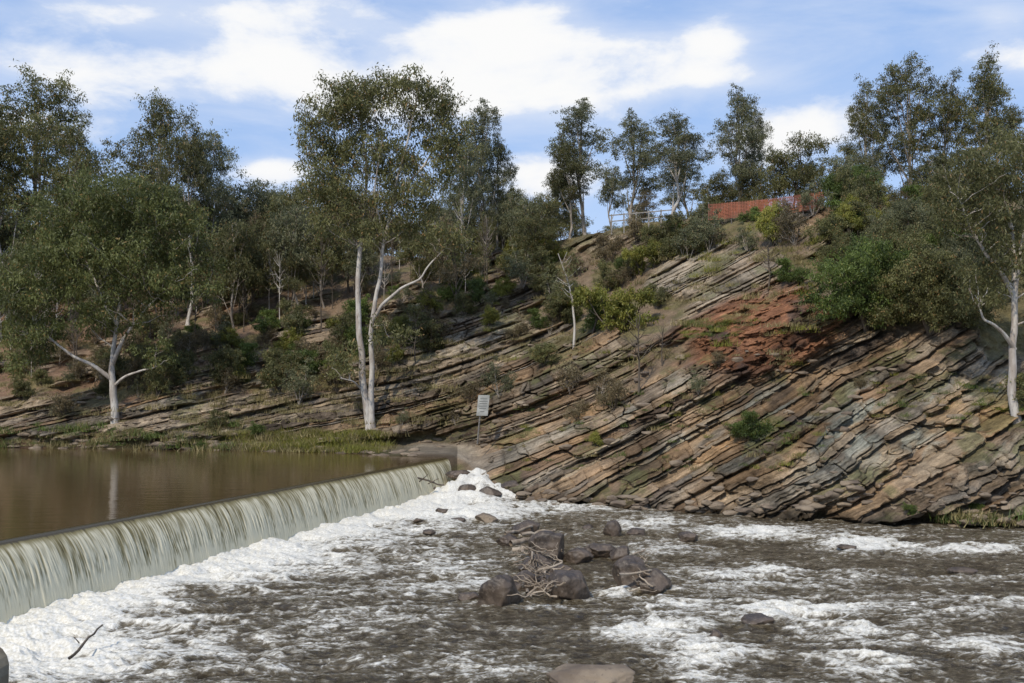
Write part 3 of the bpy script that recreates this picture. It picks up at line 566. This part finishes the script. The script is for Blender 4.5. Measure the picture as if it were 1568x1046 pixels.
for k in range(190):
    bx = g.uniform(-330, 860); near = np.interp(bx, [-330, 0, 300, 480, 860], [84, 83, 80, 79, 81]); d = near+abs(g.uniform(0, 1))*28
    p = ground_d(bx, d); s = g.uniform(.65, 1.05)*np.interp(bx, [-330, 400, 600, 860], [1.05, 1, .8, .6])*(1 if d < 98 else .8); wf = g.uniform(.75, 1.05); me = M[g.integers(0, 4)]
    place('tree', me, p-np.array([0, 0, .2]), (s*wf, s*wf, s), g.uniform(0, 6), fp)
for k in range(45):
    bx = g.uniform(-330, 860); d = g.uniform(100, 125); p = ground_d(bx, d); s = g.uniform(.36, .52)*np.interp(bx, [-330, 250, 420, 860], [1.0, .9, .75, .65]); me = G[g.integers(0, 5)]
    place('tree', me, p-np.array([0, 0, .2]), (s*1.3, s*1.3, s), g.uniform(0, 6), fp)
for k in range(40):
    bx = g.uniform(860, 1900); d = np.interp(bx, [860, 1200, 1900], [92, 80, 72])+g.uniform(0, 25); p = ground_d(bx, d); s = g.uniform(.35, .65); me = M[g.integers(0, 4)]
    place('tree', me, p-np.array([0, 0, .2]), (s, s, s), g.uniform(0, 6), fp)
DG = D[0].copy(); DG.materials[0] = B_GREY; DG.materials[1] = B_GREY; DW = D[1].copy(); DW.materials[0] = B_WHITE; DW.materials[1] = B_WHITE
for k in range(90):
    bx = g.uniform(-200, 860); d = np.interp(bx, [-330, 0, 300, 480, 860], [77, 76, 74, 73, 75])+g.uniform(0, 16); p = ground_d(bx, d); s = g.uniform(.7, 1.3); me = [D[0], D[1], DG, DW][g.integers(0, 4)]
    place('sapling', me, p-np.array([0, 0, .2]), (s*.6, s*.6, s*1.25), g.uniform(0, 6), fp)
def tuft(seed, mat, n=90, H=.5, sp=.35):
    g = np.random.default_rng(seed); b = MB()
    base_ = np.stack([g.normal(0, sp, n), g.normal(0, sp, n), np.zeros(n)], 1); d = g.normal(0, .35, (n, 3)); d[:, 2] = 1; d *= (H*g.uniform(.5, 1.1, n))[:, None]
    s = np.cross(d, g.normal(size=(n, 3))); s /= np.linalg.norm(s, axis=1)[:, None]; s *= .018
    V = np.stack([base_-s, base_+s, base_+d+s*.2, base_+d-s*.2], 1).reshape(-1, 3); b.add(V, np.arange(4*n).reshape(n, 4), 0, np.repeat(np.clip(g.normal(.45, .25, n), 0, 1), 4)); return b.mesh('grass_tuft', [mat])
TF = [tuft(1, L_DRY), tuft(2, L_YEL), tuft(3, L_GREEN), tuft(4, L_DRY, 120, .35, .5)]
gpn = bpy.data.objects.new('bank_grass', None); bpy.context.scene.collection.objects.link(gpn)
def tufts(n, x0, x1, y0, y1, kinds, s0=.6, s1=1.3):
    for k in range(n):
        bx = g.uniform(x0, x1); by = g.uniform(y0, y1); s = g.uniform(s0, s1); place('tuft', TF[kinds[g.integers(0, len(kinds))]], ground_at(bx, by)-np.array([0, 0, .05]), (s, s, s*g.uniform(.6, 1)), g.uniform(0, 6), gpn)
tufts(240, 360, 600, 662, 692, [0, 1, 1, 3]); tufts(120, 0, 360, 650, 690, [0, 3, 2]); tufts(60, 1040, 1120, 492, 516, [2, 1], .3, .6); tufts(14, 1380, 1568, 785, 812, [0, 2, 3]); tufts(220, 600, 1250, 380, 560, [0, 1, 3], .4, 1); tufts(240, 0, 700, 520, 650, [0, 3, 3])
tufts(70, 1330, 1560, 570, 640, [1, 2, 0], .3, .6); tufts(120, 780, 1250, 600, 720, [0, 1, 2], .25, .6); tufts(140, 950, 1300, 340, 400, [0, 1, 3], .5, .9)
# sign
sp_ = np.array([(731-784)/F*58, 58, CH-72*58/F]); b = MB()
b.tube([sp_+np.array([0, 0, -.3]), sp_+np.array([.13, 0, 1.1]), sp_+np.array([.3, 0, 2.35])], [.05, .05, .05], 8, 0)
q = []; cx, cz = .33, 1.95; tl = .12
for yy in (-.06, -.085):
    for sx, sz in [(-1, -1), (1, -1), (1, 1), (-1, 1)]:
        q.append(sp_+np.array([cx+sx*.33+sz*tl*.5, yy, cz+sz*.6]))
b.add(q, [[0, 1, 2, 3], [7, 6, 5, 4], [0, 4, 5, 1], [1, 5, 6, 2], [2, 6, 7, 3], [3, 7, 4, 0]], 1)
for zz_, w_ in [(.38, .2), (.24, .24), (.1, .22), (-.04, .24), (-.18, .2), (-.36, .12)]:
    b.box(sp_+np.array([cx+zz_*tl, -.088, cz+zz_]), (w_, .001, .022), 2)
add_obj('warning_sign', b.mesh('warning_sign', [POSTM, SIGNM, SIGNT], False))
# orange barrier fence on the ridge
b = MB(); pts = []
for x_, y_ in [(1085, 336), (1120, 333), (1160, 330), (1200, 326), (1230, 322), (1262, 318)]:
    q_ = ground_at(x_, y_); d_ = min(q_[1], 69.0); pts.append(np.array([(x_-784)/F*d_, d_, CH+(600-y_)*d_/F]))
for i in range(len(pts)-1):
    a_, c_ = pts[i], pts[i+1]; L = np.linalg.norm(c_-a_); an = math.atan2(c_[1]-a_[1], c_[0]-a_[0])
    for s in np.arange(0, 1, .11/L): pm = a_+(c_-a_)*s; b.box(pm+np.array([0, 0, .5]), (.024, .004, .56), 0, an)
    for zz_ in np.arange(0, 1.1, .10):
        sag = np.array([0, 0, -.06]); mdl = (a_+c_)/2+sag
        for e0, e1_ in ((a_, mdl), (mdl, c_)):
            v = [e0+np.array([0, -.01, zz_-.022]), e1_+np.array([0, -.01, zz_-.022]), e1_+np.array([0, -.01, zz_+.022]), e0+np.array([0, -.01, zz_+.022])]; b.add(v, [[0, 1, 2, 3]], 0)
    b.box(a_+np.array([0, .05, .2]), (.03, .03, 1.0), 1)
add_obj('orange_barrier_fence', b.mesh('orange_barrier_fence', [ORANGE, POSTM], False))
b = MB(); x0_, x1_, y_ = 7.4, 12.0, 74.0
zb = CH+(600-350)*y_/F
for i in range(6):
    x_ = x0_+(x1_-x0_)*i/5; b.box((x_, y_, zb+.3+.09*i), (.045, .045, .75), 0)
for z_ in (.5, .95):
    v = [(x0_-.2, y_-.06, zb+z_-.04), (x1_+.2, y_-.06, zb+z_+.41), (x1_+.2, y_-.06, zb+z_+.49), (x0_-.2, y_-.06, zb+z_+.04)]; b.add(v, [[0, 1, 2, 3]], 0)
    v = [(q_[0], q_[1]+.04, q_[2]) for q_ in v]; b.add(v, [[3, 2, 1, 0]], 0)
add_obj('lookout_guard_rail', b.mesh('lookout_guard_rail', [TIMBER], False))
# ------------------------------------------------------------------ sky
W = bpy.data.worlds.new('World'); bpy.context.scene.world = W; W.use_nodes = True; nt = W.node_tree; nt.nodes.clear()
class WN(NT):
    def __init__(s): s.t = nt; s.n = nt.nodes; s.l = nt.links; s.out = s.n.new('ShaderNodeOutputWorld')
w = WN(); sky = w.node('ShaderNodeTexSky'); sky.sky_type = 'NISHITA'; sky.sun_disc = False
EL, AZ = 46, 209
sky.sun_elevation = math.radians(EL); sky.sun_rotation = math.radians(AZ); sky.ozone_density = 1.8; sky.dust_density = .5
gen = w.node('ShaderNodeTexCoord').outputs['Generated']; sp = w.node('ShaderNodeSeparateXYZ'); w.l.new(gen, sp.inputs[0])
yy = w.math('MAXIMUM', sp.outputs[1], .08); uu = w.math('DIVIDE', sp.outputs[0], yy); vz = w.math('DIVIDE', sp.outputs[2], yy)
mp = w.mapping(gen, (1, 1, 2.2)); nw = w.noise(mp, 9, 8, .6, .2); nb = w.noise(mp, 3.5, 5, .55, .4); nf = w.noise(w.mapping(gen, (1, 1, 4)), 3.5, 7, .6, .5)
cb = [(680, 70, 90, 34, 1.0), (790, 75, 90, 45, 1.1), (870, 120, 120, 45, 1.1), (960, 90, 80, 42, 1.1), (1095, 62, 55, 36, 1.05), (560, 110, 210, 60, .8), (380, 90, 120, 50, .5), (150, 105, 200, 40, .7), (430, 20, 240, 35, .6), (1540, 25, 60, 25, .9), (1560, 90, 70, 30, .6), (410, 262, 60, 22, 1.1), (820, 270, 90, 40, .8), (1250, 200, 90, 38, .95), (700, 160, 180, 40, .75), (180, 20, 220, 30, .6), (1080, 120, 120, 25, .85), (840, 15, 50, 20, .5), (60, 190, 130, 35, .6), (780, 25, 40, 12, .4), (1150, 230, 60, 40, .7)]
tot = None
for bx, by, rx, ry, s_ in cb:
    a_ = w.math('POWER', w.math('ABSOLUTE', w.math('MULTIPLY', w.math('SUBTRACT', uu, (bx-784)/F), F/rx)), 2.0); b_ = w.math('POWER', w.math('ABSOLUTE', w.math('MULTIPLY', w.math('SUBTRACT', vz, (600-by)/F), F/ry)), 2.0)
    e = w.math('MULTIPLY', w.math('EXPONENT', w.math('MULTIPLY', w.math('ADD', a_, b_), -.9)), s_); tot = e if tot is None else w.math('ADD', tot, e)
tot = w.math('MINIMUM', tot, 1.15)
dens = w.math('ADD', tot, w.math('MULTIPLY_ADD', nw, 2.3, -1.15)); dens = w.math('ADD', dens, w.math('MULTIPLY_ADD', nb, 1.0, -.5))
puff = w.ramp(dens, .15, 1.05)
thin = w.math('MULTIPLY', w.ramp(w.math('ADD', nf, w.math('MULTIPLY', tot, .3)), .36, .80), .65)
hz_ = w.math('MULTIPLY', w.ramp(vz, .34, .02), .5)
alpha = w.math('MAXIMUM', w.math('MAXIMUM', puff, thin), hz_)
bg = w.node('ShaderNodeBackground'); w.l.new(sky.outputs[0], bg.inputs[0]); bg.inputs[1].default_value = .15
veil = w.node('ShaderNodeBackground'); veil.inputs[0].default_value = (.38, .58, 1.0, 1); veil.inputs[1].default_value = .95
m0 = w.node('ShaderNodeMixShader'); m0.inputs[0].default_value = .65; w.l.new(bg.outputs[0], m0.inputs[1]); w.l.new(veil.outputs[0], m0.inputs[2])
bc = w.node('ShaderNodeBackground'); cc = w.mix(w.ramp(dens, .3, 1.3), (.74, .82, .98), (1, 1, 1)); w.l.new(cc, bc.inputs[0]); bc.inputs[1].default_value = .97
mx = w.node('ShaderNodeMixShader'); w.l.new(alpha, mx.inputs[0]); w.l.new(m0.outputs[0], mx.inputs[1]); w.l.new(bc.outputs[0], mx.inputs[2]); w.l.new(mx.outputs[0], w.out.inputs[0])
sun = bpy.data.lights.new('sun', 'SUN'); sun.energy = 3.1; sun.angle = math.radians(1.2); sun.color = (1, .92, .80)
so = bpy.data.objects.new('sun', sun); bpy.context.scene.collection.objects.link(so)
e, a_ = math.radians(EL), math.radians(AZ); v = Vector((math.sin(a_)*math.cos(e), math.cos(a_)*math.cos(e), math.sin(e))); so.rotation_euler = v.to_track_quat('Z', 'Y').to_euler()
cam = bpy.data.cameras.new('camera'); cam.lens = 35; cam.sensor_width = 36; cam.shift_y = 77/1568; cam.clip_end = 6000; cam.clip_start = .1
co = bpy.data.objects.new('camera', cam); bpy.context.scene.collection.objects.link(co); co.location = (0, 0, CH); co.rotation_euler = (math.radians(90), 0, 0); bpy.context.scene.camera = co
sc = bpy.context.scene; sc.view_settings.view_transform = 'Standard'; sc.view_settings.look = 'None'; sc.view_settings.exposure = 0
print('objects', len(bpy.data.objects))
